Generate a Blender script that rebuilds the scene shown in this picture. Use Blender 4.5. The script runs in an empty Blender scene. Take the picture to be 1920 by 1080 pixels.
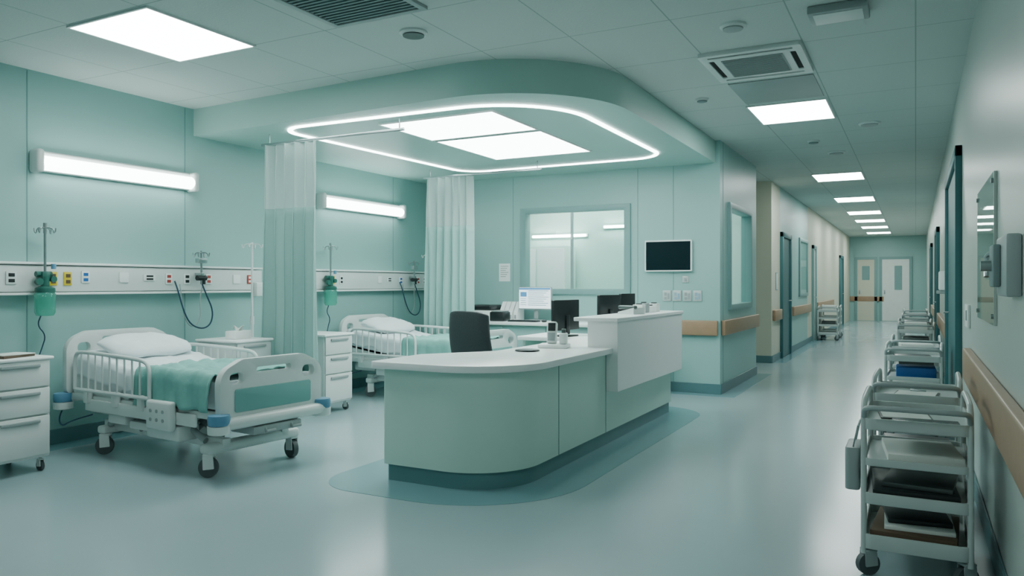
import bpy,bmesh,math,random
from mathutils import Matrix,Vector,noise
random.seed(4)
scene=bpy.context.scene
col=scene.collection
pi=math.pi
scene.view_settings.view_transform='AgX'

# ------------------------------------------------------------ materials
def lin(h):
    h=h.lstrip('#'); c=[int(h[i:i+2],16)/255 for i in (0,2,4)]
    return tuple((v/12.92 if v<=.04045 else ((v+.055)/1.055)**2.4) for v in c)+(1,)
MC={}
def M(name,hx,rough=.5,metal=0,nz=.05,scale=6,bump=0,alpha=1,emit=0,trans=0,coat=0):
    if name in MC: return MC[name]
    m=bpy.data.materials.new(name); m.use_nodes=True; nt=m.node_tree; p=nt.nodes['Principled BSDF']
    c=lin(hx); tc=nt.nodes.new('ShaderNodeTexCoord'); n=nt.nodes.new('ShaderNodeTexNoise')
    n.inputs['Scale'].default_value=scale; n.inputs['Detail'].default_value=3
    nt.links.new(tc.outputs['Object'],n.inputs['Vector'])
    mx=nt.nodes.new('ShaderNodeMix'); mx.data_type='RGBA'
    mx.inputs[6].default_value=tuple(v*(1-nz) for v in c[:3])+(1,)
    mx.inputs[7].default_value=tuple(min(1,v*(1+nz)) for v in c[:3])+(1,)
    nt.links.new(n.outputs['Fac'],mx.inputs[0]); nt.links.new(mx.outputs[2],p.inputs['Base Color'])
    p.inputs['Roughness'].default_value=rough; p.inputs['Metallic'].default_value=metal
    p.inputs['Alpha'].default_value=alpha; p.inputs['Transmission Weight'].default_value=trans
    p.inputs['Coat Weight'].default_value=coat
    if emit:
        p.inputs['Emission Color'].default_value=c; p.inputs['Emission Strength'].default_value=emit
    if bump:
        b=nt.nodes.new('ShaderNodeBump'); b.inputs['Strength'].default_value=bump; b.inputs['Distance'].default_value=.01
        nt.links.new(n.outputs['Fac'],b.inputs['Height']); nt.links.new(b.outputs['Normal'],p.inputs['Normal'])
    MC[name]=m; return m
def glassmat(name,hx,refl=.05,rough=.02):
    m=bpy.data.materials.new(name); m.use_nodes=True; nt=m.node_tree; nt.nodes.clear()
    o=nt.nodes.new('ShaderNodeOutputMaterial'); t=nt.nodes.new('ShaderNodeBsdfTransparent'); g=nt.nodes.new('ShaderNodeBsdfGlossy')
    x=nt.nodes.new('ShaderNodeMixShader'); f=nt.nodes.new('ShaderNodeLayerWeight'); f.inputs[0].default_value=.5
    t.inputs[0].default_value=lin(hx); g.inputs['Roughness'].default_value=rough
    pw=nt.nodes.new('ShaderNodeMath'); pw.operation='POWER'; pw.inputs[1].default_value=5
    mu=nt.nodes.new('ShaderNodeMath'); mu.operation='MULTIPLY'; mu.inputs[1].default_value=.6
    a=nt.nodes.new('ShaderNodeMath'); a.operation='ADD'; a.inputs[1].default_value=refl; a.use_clamp=True
    nt.links.new(f.outputs['Facing'],pw.inputs[0]); nt.links.new(pw.outputs[0],mu.inputs[0]); nt.links.new(mu.outputs[0],a.inputs[0]); nt.links.new(a.outputs[0],x.inputs[0])
    nt.links.new(t.outputs[0],x.inputs[1]); nt.links.new(g.outputs[0],x.inputs[2]); nt.links.new(x.outputs[0],o.inputs[0])
    return m
def ceilmat():
    m=M('ceiling_tiles','#C1CDCA',.85,nz=.03,scale=60,bump=.15); nt=m.node_tree; p=nt.nodes['Principled BSDF']
    src=p.inputs['Base Color'].links[0].from_socket
    tc=[n for n in nt.nodes if n.type=='TEX_COORD'][0]; sp=nt.nodes.new('ShaderNodeSeparateXYZ'); nt.links.new(tc.outputs['Object'],sp.inputs[0])
    def ln(sock,o,s,w):
        a=nt.nodes.new('ShaderNodeMath'); a.operation='SUBTRACT'; a.inputs[1].default_value=o; nt.links.new(sock,a.inputs[0])
        b=nt.nodes.new('ShaderNodeMath'); b.operation='DIVIDE'; b.inputs[1].default_value=s; nt.links.new(a.outputs[0],b.inputs[0])
        c=nt.nodes.new('ShaderNodeMath'); c.operation='FRACT'; nt.links.new(b.outputs[0],c.inputs[0])
        d=nt.nodes.new('ShaderNodeMath'); d.operation='LESS_THAN'; d.inputs[1].default_value=w/s; nt.links.new(c.outputs[0],d.inputs[0])
        return d.outputs[0]
    l1=ln(sp.outputs[0],-4.905,.7,.009); l2=ln(sp.outputs[1],3.045,.88,.009)
    mx=nt.nodes.new('ShaderNodeMath'); mx.operation='MAXIMUM'; nt.links.new(l1,mx.inputs[0]); nt.links.new(l2,mx.inputs[1])
    q=nt.nodes.new('ShaderNodeMix'); q.data_type='RGBA'; q.inputs[7].default_value=lin('#98A9A6')
    nt.links.new(mx.outputs[0],q.inputs[0]); nt.links.new(src,q.inputs[6]); nt.links.new(q.outputs[2],p.inputs['Base Color'])
    return m
def floormat():
    m=M('vinyl_floor','#9DB2B7',.2,nz=.05,scale=1.3); nt=m.node_tree; p=nt.nodes['Principled BSDF']
    n=nt.nodes.new('ShaderNodeTexNoise'); n.inputs['Scale'].default_value=2.2; n.inputs['Detail'].default_value=5
    r=nt.nodes.new('ShaderNodeMapRange'); r.inputs[3].default_value=.13; r.inputs[4].default_value=.25
    nt.links.new(n.outputs['Fac'],r.inputs[0]); nt.links.new(r.outputs[0],p.inputs['Roughness']); p.inputs['Specular IOR Level'].default_value=.75
    return m
TEAL=M('teal_wall_panel','#93BBB8',.38,nz=.02,scale=2)
SOFF=M('soffit_paint','#A8CAC4',.45,nz=.02,scale=2)
PALE=M('pale_wall_paint','#B7C1BC',.32,nz=.02,scale=2)
CREAM=M('cream_wall','#CFCDBC',.5,nz=.02,scale=2)
ROOMW=M('bright_room_wall','#D2E8E1',.6,nz=.02,scale=2)
CEIL=ceilmat(); FLOOR=floormat()
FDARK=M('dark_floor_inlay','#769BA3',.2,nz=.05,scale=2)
BASE=M('baseboard_teal','#567A80',.4)
MINT=M('mint_laminate','#C0DFD4',.35,nz=.02)
PLINTH=M('plinth_teal','#628A8E',.4)
WHITE=M('white_solid','#F0F4F3',.3,nz=.02)
PLAST=M('white_plastic','#D6DEDC',.35,nz=.03)
TROL=M('trolley_grey_steel','#B9C3C1',.32,metal=.1,nz=.05)
GREYP=M('grey_plastic','#97A3A3',.4)
SHEET=M('white_sheet','#E0E9EC',.85,nz=.03,scale=12,bump=.2)
BLANK=M('teal_blanket','#7CB3AC',.85,nz=.08,scale=25,bump=.2)
PANELT=M('bed_teal_inset','#7DAFAB',.4)
STEEL=M('brushed_steel','#A9B5B6',.28,metal=.9,nz=.05)
BLACK=M('black_plastic','#202628',.35)
SCRN=M('dark_screen','#14252A',.14,nz=.02)
CHAIRM=M('charcoal_fabric','#2E3539',.6,nz=.15,scale=60,bump=.2)
RUB=M('caster_rubber','#4C5658',.6)
WOOD=M('handrail_wood','#A3846A',.4,nz=.12,scale=14)
BLUE=M('blue_bumper','#5F90B0',.4)
CURT=M('curtain_fabric','#9FC4C0',.8,nz=.04,scale=30)
CURTM=M('curtain_mesh','#C8DBD8',.8,nz=.04,scale=90,alpha=.72)
FRAME=M('window_frame_teal','#7A9F9E',.4)
DOORT=M('door_teal','#3A6A6E',.45)
DOORW=M('door_white','#E2E9E6',.4)
YEL=M('yellow_socket','#D9BE2E',.45); RED=M('red_socket','#A8453F',.45); DKG=M('dark_green_valve','#2B655B',.35)
JAR=M('green_jar','#6FDCC6',.08,nz=.05,trans=.75,alpha=.9)
PAPER=M('paper','#D8DEDA',.8); BROWN=M('brown_folder','#5A4A3A',.7); NAVY=M('navy_cable','#22435A',.5); BLUEB=M('blue_box','#1E5FA8',.45)
GRILL=M('vent_grille','#74898A',.6); DARK=M('dark_gap','#0E1414',.8); DKMET=M('dark_grey_metal','#56605F',.35,metal=.4)
PBLUE=M('pale_blue_print','#8FB0C4',.5)
GLASS=glassmat('window_glass','#F2FBF9',.03); GBOARD=glassmat('glass_board','#D5E3E0',.07)
L_C='#F1FFFA'
EM=M('ceiling_light_diffuser',L_C,.5,emit=21,nz=0); EMS=M('soffit_light_diffuser',L_C,.5,emit=13,nz=0); EMB=M('added_fill_diffuser',L_C,.5,emit=13,nz=0)  # EMB is the glow of the fill panels added out of view
EML=M('led_strip_glow',L_C,.5,emit=13,nz=0); EMW=M('wall_lamp_glow',L_C,.5,emit=14,nz=0); EMR=M('room_lamp_glow',L_C,.5,emit=36,nz=0)
SCR=M('lit_screen','#DCEBF0',.3,emit=1.5,nz=0); SCB=M('screen_blue','#4A80AC',.3,emit=1.0,nz=0); SCG=M('screen_grey','#7D9AAA',.3,emit=.9,nz=0)

# ------------------------------------------------------------ builders
def fillet(pts,n=8):
    out=[];N=len(pts)
    for i in range(N):
        x,y,r=pts[i]; p=Vector((x,y)); a=Vector(pts[i-1][:2])-p; b=Vector(pts[(i+1)%N][:2])-p
        if r<=0: out.append((x,y)); continue
        la,lb=a.length,b.length; a.normalize(); b.normalize(); ang=a.angle(b)
        if ang>pi-.01: out.append((x,y)); continue
        t=min(r/math.tan(ang/2),la*.499,lb*.499); rr=t*math.tan(ang/2)
        c=p+(a+b).normalized()*(rr/math.sin(ang/2)); s=p+a*t-c; e=p+b*t-c
        a0=math.atan2(s.y,s.x); a1=math.atan2(e.y,e.x); d=(a1-a0+pi)%(2*pi)-pi
        for k in range(n+1): out.append((c.x+rr*math.cos(a0+d*k/n),c.y+rr*math.sin(a0+d*k/n)))
    o2=[]
    for p in out:
        if not o2 or (Vector(p)-Vector(o2[-1])).length>1e-5: o2.append(p)
    if (Vector(o2[0])-Vector(o2[-1])).length<1e-5: o2.pop()
    return o2
def rr(x0,x1,y0,y1,r=.02,n=6):
    if not isinstance(r,(list,tuple)): r=[r]*4
    return fillet([(x0,y0,r[0]),(x1,y0,r[1]),(x1,y1,r[2]),(x0,y1,r[3])],n)
PL={'xy':Matrix(((1,0,0,0),(0,1,0,0),(0,0,1,0),(0,0,0,1))),
    'xz':Matrix(((1,0,0,0),(0,0,1,0),(0,1,0,0),(0,0,0,1))),
    'yz':Matrix(((0,0,1,0),(1,0,0,0),(0,1,0,0),(0,0,0,1)))}
class B:
    def __init__(s): s.bm=bmesh.new()
    def add(s,t,Mx=None):
        if Mx is not None: bmesh.ops.transform(t,matrix=Mx,verts=t.verts)
        me=bpy.data.meshes.new('t'); t.to_mesh(me); t.free(); s.bm.from_mesh(me); bpy.data.meshes.remove(me); return s
    def box(s,x0,x1,y0,y1,z0,z1,bev=0,seg=2,Mx=None):
        t=bmesh.new(); bmesh.ops.create_cube(t,size=1)
        for v in t.verts: v.co=Vector(((x0+x1)/2+v.co.x*(x1-x0),(y0+y1)/2+v.co.y*(y1-y0),(z0+z1)/2+v.co.z*(z1-z0)))
        if bev: bmesh.ops.bevel(t,geom=t.edges[:],offset=bev,segments=seg,affect='EDGES',clamp_overlap=True,profile=.5)
        return s.add(t,Mx)
    def cyl(s,p0,p1,r,r2=None,n=16):
        p0=Vector(p0);p1=Vector(p1);d=p1-p0; t=bmesh.new()
        bmesh.ops.create_cone(t,cap_ends=True,segments=n,radius1=r,radius2=r if r2 is None else r2,depth=d.length)
        q=d.to_track_quat('Z','Y').to_matrix().to_4x4(); return s.add(t,Matrix.Translation((p0+p1)/2)@q)
    def tube(s,pts,r,n=8,closed=False,sm=0):
        P=[Vector(p) for p in pts]
        for _ in range(sm):
            Q=[];N=len(P)
            if not closed: Q.append(P[0])
            for i in range(N if closed else N-1):
                a=P[i];b=P[(i+1)%N]; Q+= [a*.75+b*.25,a*.25+b*.75]
            if not closed: Q.append(P[-1])
            P=Q
        N=len(P); t=bmesh.new(); rings=[]; up=None
        for i in range(N):
            if closed: d=P[(i+1)%N]-P[i-1]
            else: d=P[min(i+1,N-1)]-P[max(i-1,0)]
            d.normalize()
            if up is None: up=d.orthogonal().normalized()
            else: up=(up-d*up.dot(d)).normalized()
            w=d.cross(up)
            rings.append([t.verts.new(P[i]+(up*math.cos(2*pi*k/n)+w*math.sin(2*pi*k/n))*r) for k in range(n)])
        for i in range(N if closed else N-1):
            a=rings[i];b=rings[(i+1)%N]; off=0
            if closed and i==N-1: off=min(range(n),key=lambda o:(a[0].co-b[o].co).length)
            for k in range(n): t.faces.new((a[k],a[(k+1)%n],b[(k+1+off)%n],b[(k+off)%n]))
        if not closed: t.faces.new(rings[0][::-1]); t.faces.new(rings[-1])
        return s.add(t)
    def plate(s,outer,holes=(),t0=0,t1=.02,plane='xy',bev=0,Mx=None):
        t=bmesh.new()
        for lp in [outer]+list(holes):
            vs=[t.verts.new((p[0],p[1],t0)) for p in lp]
            for i in range(len(vs)): t.edges.new((vs[i-1],vs[i]))
        if holes: bmesh.ops.triangle_fill(t,use_beauty=True,edges=t.edges[:],normal=(0,0,1))
        else: t.faces.new(t.verts[:])
        r=bmesh.ops.extrude_face_region(t,geom=t.faces[:])
        for v in r['geom']:
            if isinstance(v,bmesh.types.BMVert): v.co.z=t1
        bmesh.ops.recalc_face_normals(t,faces=t.faces[:])
        if bev:
            ed=[e for e in t.edges if len(e.link_faces)==2 and e.calc_face_angle(0)>1.2 and abs(e.verts[0].co.z-e.verts[1].co.z)<1e-6]
            bmesh.ops.bevel(t,geom=ed,offset=bev,segments=2,affect='EDGES',clamp_overlap=True,profile=.5)
        Q=PL[plane]; return s.add(t,(Mx@Q) if Mx is not None else Q)
    def lathe(s,prof,c,n=20):
        t=bmesh.new(); rings=[[t.verts.new((c[0]+r*math.cos(2*pi*k/n),c[1]+r*math.sin(2*pi*k/n),c[2]+z)) for k in range(n)] for r,z in prof]
        for i in range(len(rings)-1):
            for k in range(n): t.faces.new((rings[i][k],rings[i][(k+1)%n],rings[i+1][(k+1)%n],rings[i+1][k]))
        t.faces.new(rings[0][::-1]); t.faces.new(rings[-1]); return s.add(t)
    def surf(s,rows):
        t=bmesh.new(); R=[[t.verts.new(p) for p in r] for r in rows]
        for i in range(len(R)-1):
            for j in range(len(R[0])-1): t.faces.new((R[i][j],R[i][j+1],R[i+1][j+1],R[i+1][j]))
        return s.add(t)
    def ell(s,c,rx,ry,rz,e=.5,nu=28,nv=14):
        f=lambda v,p:math.copysign(abs(v)**p,v); t=bmesh.new(); R=[]
        for i in range(1,nv):
            ph=-pi/2+pi*i/nv
            R.append([t.verts.new((c[0]+rx*f(math.cos(ph),.8)*f(math.cos(2*pi*k/nu),e),c[1]+ry*f(math.cos(ph),.8)*f(math.sin(2*pi*k/nu),e),c[2]+rz*math.sin(ph))) for k in range(nu)])
        a=t.verts.new((c[0],c[1],c[2]-rz)); b=t.verts.new((c[0],c[1],c[2]+rz))
        for i in range(len(R)-1):
            for k in range(nu): t.faces.new((R[i][k],R[i][(k+1)%nu],R[i+1][(k+1)%nu],R[i+1][k]))
        for k in range(nu): t.faces.new((a,R[0][(k+1)%nu],R[0][k])); t.faces.new((b,R[-1][k],R[-1][(k+1)%nu]))
        return s.add(t)
    def obj(s,name,mat,parent=None,label=None,cat=None,kind=None,group=None,recalc=True,solid=0,ang=40):
        if recalc: bmesh.ops.recalc_face_normals(s.bm,faces=s.bm.faces[:])
        for f in s.bm.faces: f.smooth=True
        me=bpy.data.meshes.new(name); s.bm.to_mesh(me); s.bm.free(); me.materials.append(mat)
        me.set_sharp_from_angle(angle=math.radians(ang))
        o=bpy.data.objects.new(name,me); col.objects.link(o)
        if parent: o.parent=parent
        if label: o['label']=label
        if cat: o['category']=cat
        if kind: o['kind']=kind
        if group: o['group']=group
        if solid:
            md=o.modifiers.new('Solidify','SOLIDIFY'); md.thickness=solid; md.offset=0
        return o
def thing(name,label,cat,loc=(0,0,0),rz=0,group=None):
    e=bpy.data.objects.new(name,None); e.empty_display_size=.1; col.objects.link(e); e.location=loc; e.rotation_euler=(0,0,rz)
    e['label']=label; e['category']=cat
    if group: e['group']=group
    return e
def place(o,loc,rz=0): o.location=loc; o.rotation_euler=(0,0,rz); return o
def dup(root,loc,rz=None,label=None):
    def cp(o,par):
        n=o.copy(); col.objects.link(n)
        if par: n.parent=par
        for c in list(o.children): cp(c,n)
        return n
    n=cp(root,None); n.location=loc
    if rz is not None: n.rotation_euler=(0,0,rz)
    if label: n['label']=label
    return n
def S(b,name,mat): return b.obj(name,mat,kind='structure')
def caster(par,x,y,r=.05,top=.14,mat=None,rot=0.0):
    mat=mat or PLAST
    b=B(); R=Matrix.Translation((x,y,0))@Matrix.Rotation(rot,4,'Z')
    for sy in (-1,1):
        b.plate(fillet([(-r*.45,r*.8,.004),(r*.7,r*.9,.004),(r*.6,r*2.15,.01),(-r*.5,r*2.2,.01)],3),t0=sy*r*.42-.003,t1=sy*r*.42+.003,plane='xz',Mx=R)
    b.box(-r*.5,r*.65,-r*.5,r*.5,r*2.1,r*2.35,.004,Mx=R)
    b.cyl((x,y,r*2.2),(x,y,top),r*.28,n=12)
    f=b.obj('caster',mat,par)
    w=B(); a=R@Vector((0,-r*.3,r)); c=R@Vector((0,r*.3,r)); w.cyl(a,c,r,n=24)
    a2=R@Vector((0,-r*.36,r)); c2=R@Vector((0,r*.36,r)); w.cyl(a2,c2,r*.45,n=16)
    w.obj('wheel',RUB,f)

H=3.0; XL=-6.2; YB=9.1; XC=-2.04; XR=.33; YE=30.0
# ------------------------------------------------------------ shell
S(B().box(-6.3,.43,-3.1,30.1,-.1,0),'floor',FLOOR)
S(B().box(-6.3,.43,-3.1,30.1,H,H+.1),'ceiling',CEIL)
S(B().box(XL-.1,XL,-3.1,11.5,0,H),'wall_left',TEAL)
S(B().plate([(XL,0),(XC,0),(XC,H),(XL,H)],[[(-4.64,1.21),(-3.18,1.21),(-3.18,2.27),(-4.64,2.27)]],YB,YB+.1,'xz'),'wall_back',TEAL)
S(B().plate([(YB+.1,0),(11.4,0),(11.4,H),(YB+.1,H)],[[(9.57,1.02),(10.93,1.02),(10.93,2.27),(9.57,2.27)]],XC-.1,XC,'yz'),'wall_inner',TEAL)
S(B().box(XL,XC-.1,11.3,11.4,0,H),'wall_north',ROOMW)
S(B().box(-3.6,-3.5,11.4,13.1,0,H),'wall_alcove',CREAM)
S(B().box(-3.6,-2.1,13.1,13.2,0,H),'wall_alcove_side',CREAM)
S(B().box(-2.2,-2.1,13.2,14.0,0,H),'wall_corridor_near',CREAM)
S(B().box(-2.2,-2.1,14.0,17.8,0,H),'wall_corridor_middle',TEAL)
S(B().box(-2.2,-2.1,17.8,26.0,0,H),'wall_corridor_far',CREAM)
S(B().box(-2.2,-2.1,26.0,30,0,H),'wall_corridor_end_side',CREAM)
S(B().box(-2.2,XR,YE,YE+.1,0,H),'wall_end',TEAL)
S(B().box(XR,XR+.1,-3.1,YE+.1,0,H),'wall_right',PALE)
S(B().box(XL,XR,-3.1,-3,0,H),'wall_front',TEAL)
sof=fillet([(XL,5.1,0),(-2.1,4.93,1.05),(-2.1,YB,0),(XL,YB,0)],20)
S(B().plate(sof,(),2.74,H),'trim_1',SOFF)
def bb(n,x0,x1,y0,y1): S(B().box(x0,x1,y0,y1,0,.12,.004,1),'baseboard_'+n,BASE)
bb('left',XL,XL+.015,-3,YB); bb('back',XL+.015,XC+.015,YB-.015,YB); bb('inner',XC,XC+.015,YB,11.4)
bb('right_near',XR-.015,XR,-3,7.05); bb('right_far',XR-.015,XR,9.7,30); bb('corridor',-2.1,-2.085,13.1,14.0); bb('corridor_far',-2.1,-2.085,15.15,25.5)
bb('alcove',-3.5,-2.1,13.085,13.1)
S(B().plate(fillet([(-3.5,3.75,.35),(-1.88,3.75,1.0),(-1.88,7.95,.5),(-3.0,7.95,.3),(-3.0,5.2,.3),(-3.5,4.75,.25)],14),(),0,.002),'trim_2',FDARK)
S(B().box(XL+.015,XC+.2,YB-.2,YB-.015,0,.002),'trim_3',FDARK)
S(B().box(XC+.015,XC+.2,YB-.015,11.5,0,.002),'trim_4',FDARK)
S(B().box(XL+.015,XL+.25,-3,YB-.2,0,.002),'trim_5',FDARK)
S(B().box(-2.085,-1.9,13.2,29,0,.002),'trim_6',FDARK)
SEAM=M('panel_seam','#729B9A',.6)
k=7
for y in (3.53,5.0,6.35,8.3):
    S(B().box(XL,XL+.003,y-.004,y+.004,.12,2.99 if y<5.05 else 2.73),'trim_%d'%k,SEAM); k+=1
for x in (-4.8,-3.05,-2.6):
    S(B().box(x-.003,x+.003,YB-.003,YB,2.3 if -4.7<x<-3.1 else .12,2.73),'trim_%d'%k,SEAM); k+=1
S(B().box(XC,XC+.003,9.25,9.256,.12,3),'trim_%d'%k,SEAM); k+=1

# windows
def window(n,plane,x0,x1,z0,z1,pos,dep,side):
    b=B(); b.plate(rr(x0,x1,z0,z1,.005),[rr(x0+.08,x1-.08,z0+.07,z1-.07,.005)],pos,pos+dep,plane,bev=.006)
    f=b.obj('window_%d'%n,FRAME,kind='structure')
    q=pos+dep*.45; a=[(x0+.07,z0+.06),(x1-.07,z0+.06),(x1-.07,z1-.06),(x0+.07,z1-.06)]
    P=[(u,q,v) if plane=='xz' else (q,u,v) for u,v in a]
    B().surf([[P[0],P[1]],[P[3],P[2]]]).obj('glass_pane',GLASS,f)
window(1,'xz',-4.68,-3.14,1.17,2.31,YB-.03,.14,0)
window(2,'yz',9.53,10.97,.98,2.31,XC-.11,.14,0)
# rear bright room
S(B().box(XL,XC-.1,9.2,9.205,0,1.16),'trim_30',ROOMW)
S(B().box(XL,XL+.01,9.21,11.3,0,3),'trim_31',ROOMW)
for i,(x,y) in enumerate([(-5.2,10.2),(-4.0,9.9),(-2.9,10.3),(-4.6,10.8)]):
    t=thing('ceiling_light','long fluorescent ceiling light inside the glazed room','ceiling light',(x,y,H),group='lights in the glazed room')
    B().box(-.5,.5,-.1,.1,-.05,0,.01).obj('housing',PLAST,t); B().box(-.48,.48,-.08,.08,-.06,-.045,.004).obj('diffuser',EMR,t)
for x0,x1,z in ((-5.6,-4.6,2.08),(-4.35,-3.45,2.2),(-3.3,-2.5,2.0)):
    t=thing('tube_lamp','slim tube lamp on the wall of the glazed room','wall lamp',((x0+x1)/2,11.3,z),group='tube lamps in the glazed room'); L=(x1-x0)/2
    B().box(-L,L,-.04,0,-.03,.03,.008).obj('housing',PLAST,t); B().cyl((-L+.03,-.05,0),(L-.03,-.05,0),.018).obj('tube',EMR,t)
t=thing('filing_cabinet','pale storage cabinet inside the glazed room','cabinet',(-5.3,11.05,0))
B().box(-.5,.5,-.2,.2,0,1.9,.01).obj('body',ROOMW,t)
for s_ in (-1,1): B().box(s_*.25-.235,s_*.25+.235,-.22,-.2,.05,1.86,.005).obj('door',WHITE,t)
t=thing('glass_partition','slim framed glass partition inside the glazed room','partition',(-3.9,10.75,0))
b=B()
for x in (-.75,.25,1.2): b.box(x-.018,x+.018,-.018,.018,0,2.5)
for z in (.02,2.48): b.box(-.75,1.2,-.015,.015,z-.02,z+.02)
b.obj('frame',GREYP,t); B().surf([[(-.75,0,.04),(1.2,0,.04)],[(-.75,0,2.48),(1.2,0,2.48)]]).obj('glass_pane',GLASS,t)

# ------------------------------------------------------------ ceiling fittings
def clight(x0,x1,y0,y1,z,mat,label,group):
    cx,cy=(x0+x1)/2,(y0+y1)/2; w,h=(x1-x0)/2,(y1-y0)/2
    t=thing('ceiling_light',label,'ceiling light',(cx,cy,z),group=group)
    B().plate(rr(-w-.015,w+.015,-h-.015,h+.015,.004),[rr(-w,w,-h,h,.002)],-.012,0).obj('frame',PLAST,t)
    B().box(-w,w,-h,h,-.008,0).obj('diffuser',mat,t); return t
clight(-4.93,-4.16,3.08,3.93,H,EM,'square recessed LED ceiling panel above the bed bay','ceiling LED panels')
c0=clight(-1.42,-.73,7.5,8.38,H,EM,'square recessed LED ceiling panel in the corridor','ceiling LED panels')
for y in (12.6,16.2,19.4,22.,24.6,27.4): dup(c0,(-1.075,y+.45,H))
clight(-1.42,-.73,.9,1.78,H,EMB,'square fill light panel added overhead out of view','added fill light panels')  # unseen panels added to brighten the desk front and near trolley
clight(-3.5,-2.8,-.9,-.02,H,EMB,'square fill light panel added overhead out of view','added fill light panels')
clight(-4.25,-3.1,5.5,6.33,2.74,EMS,'bright LED panel set in the dropped canopy','canopy LED panels')
clight(-4.25,-3.1,6.42,7.65,2.74,EMS,'bright LED panel set in the dropped canopy','canopy LED panels')
ol=fillet([(-5.27,5.2,.3),(-2.47,5.27,.85),(-2.47,8.42,.4),(-5.12,8.42,.35)],16)
il=fillet([(-5.225,5.245,.26),(-2.515,5.315,.80),(-2.515,8.375,.35),(-5.075,8.375,.30)],16)
B().plate(ol,[il],2.728,2.745).obj('led_strip',EML,label='glowing rounded-rectangle LED strip under the teal canopy',cat='light strip')
t=thing('air_conditioner','square ceiling cassette air conditioner with grey grille','air conditioner',(-1.07,6.02,H))
B().plate(rr(-.36,.36,-.4,.4,.02),[rr(-.3,.3,-.345,-.31,.01),rr(-.3,.3,.31,.345,.01),rr(-.31,-.27,-.25,.25,.01),rr(.27,.31,-.25,.25,.01)],-.03,0,bev=.006).obj('body',PLAST,t)
for q in ((-.3,.3,-.345,-.31),(-.3,.3,.31,.345),(-.31,-.27,-.25,.25),(.27,.31,-.25,.25)): B().box(*q,-.022,-.005,.002,1).obj('air_slot',DARK,t)
b=B(); b.box(-.22,.22,-.24,.24,-.036,-.03)
for i in range(15): b.box(-.21,.21,-.225+i*.031,-.213+i*.031,-.042,-.035)
b.obj('grille',GREYP,t)
t=thing('ceiling_vent','dark slatted square return air vent in the ceiling','ceiling vent',(-3.0,3.47,H))
B().plate(rr(-.36,.36,-.42,.42,.01),[rr(-.32,.32,-.38,.38,.005)],-.02,0,bev=.004).obj('frame',GREYP,t)
b=B(); b.box(-.33,.33,-.39,.39,-.006,0)
for i in range(20): b.box(-.32,.32,-.375+i*.038,-.36+i*.038,-.016,-.004)
b.obj('slats',GRILL,t)
t=thing('ceiling_panel','flat grey ceiling access panel beside the air conditioner','ceiling panel',(-1.07,6.98,H))
B().box(-.34,.34,-.4,.4,-.008,0,.003).obj('panel',GREYP,t)
def disc(x,y,r,lab,name,cat,mat):
    t=thing(name,lab,cat,(x,y,H)); B().lathe([(r,0),(r,-.012),(r*.9,-.022),(r*.01,-.022)],(0,0,0),28).obj('rim',PLAST,t)
    B().lathe([(r*.78,-.015),(r*.76,-.03),(r*.5,-.034),(r*.01,-.034)],(0,0,0),24).obj('core',mat,t)
disc(-2.99,4.23,.095,'round smoke detector with dark core on the ceiling','smoke_detector','smoke detector',DKMET)
disc(-1.73,6.99,.06,'small round ceiling sensor','ceiling_sensor','sensor',GRILL)
disc(-1.07,9.66,.07,'small round ceiling sensor','ceiling_sensor','sensor',GRILL)
disc(-1.06,5.1,.085,'pale round ceiling speaker','ceiling_speaker','speaker',GREYP)
disc(-.43,8.85,.11,'pale round ceiling speaker','ceiling_speaker','speaker',GREYP)
disc(-.9,10.6,.11,'pale round ceiling speaker','ceiling_speaker','speaker',GREYP)
t=thing('ceiling_access_box','flat metal-trimmed box on the ceiling','ceiling box',(-.42,5.1,H))
B().box(-.17,.17,-.13,.13,-.05,0,.01).obj('housing',GREYP,t); B().box(-.14,.14,-.1,.1,-.055,-.048,.003).obj('cover',PLAST,t)

# ------------------------------------------------------------ wall lamps
def wlamp(y0,y1):
    L=(y1-y0)/2; t=thing('wall_lamp','long tubular white wall lamp above a hospital bed','wall lamp',(XL,(y0+y1)/2,2.27),group='bed wall lamps')
    B().box(0,.06,-L,L,-.07,.095,.02,3).obj('housing',PLAST,t)
    B().cyl((.075,-L+.05,-.005),(.075,L-.05,-.005),.058,n=28).obj('diffuser',EMW,t)
    for s_ in (-1,1): B().box(0,.14,s_*(L-.025)-.03,s_*(L-.025)+.03,-.09,.1,.028,3).obj('end_cap',PLAST,t)
wlamp(3.54,5.06); wlamp(6.8,8.42)

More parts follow.
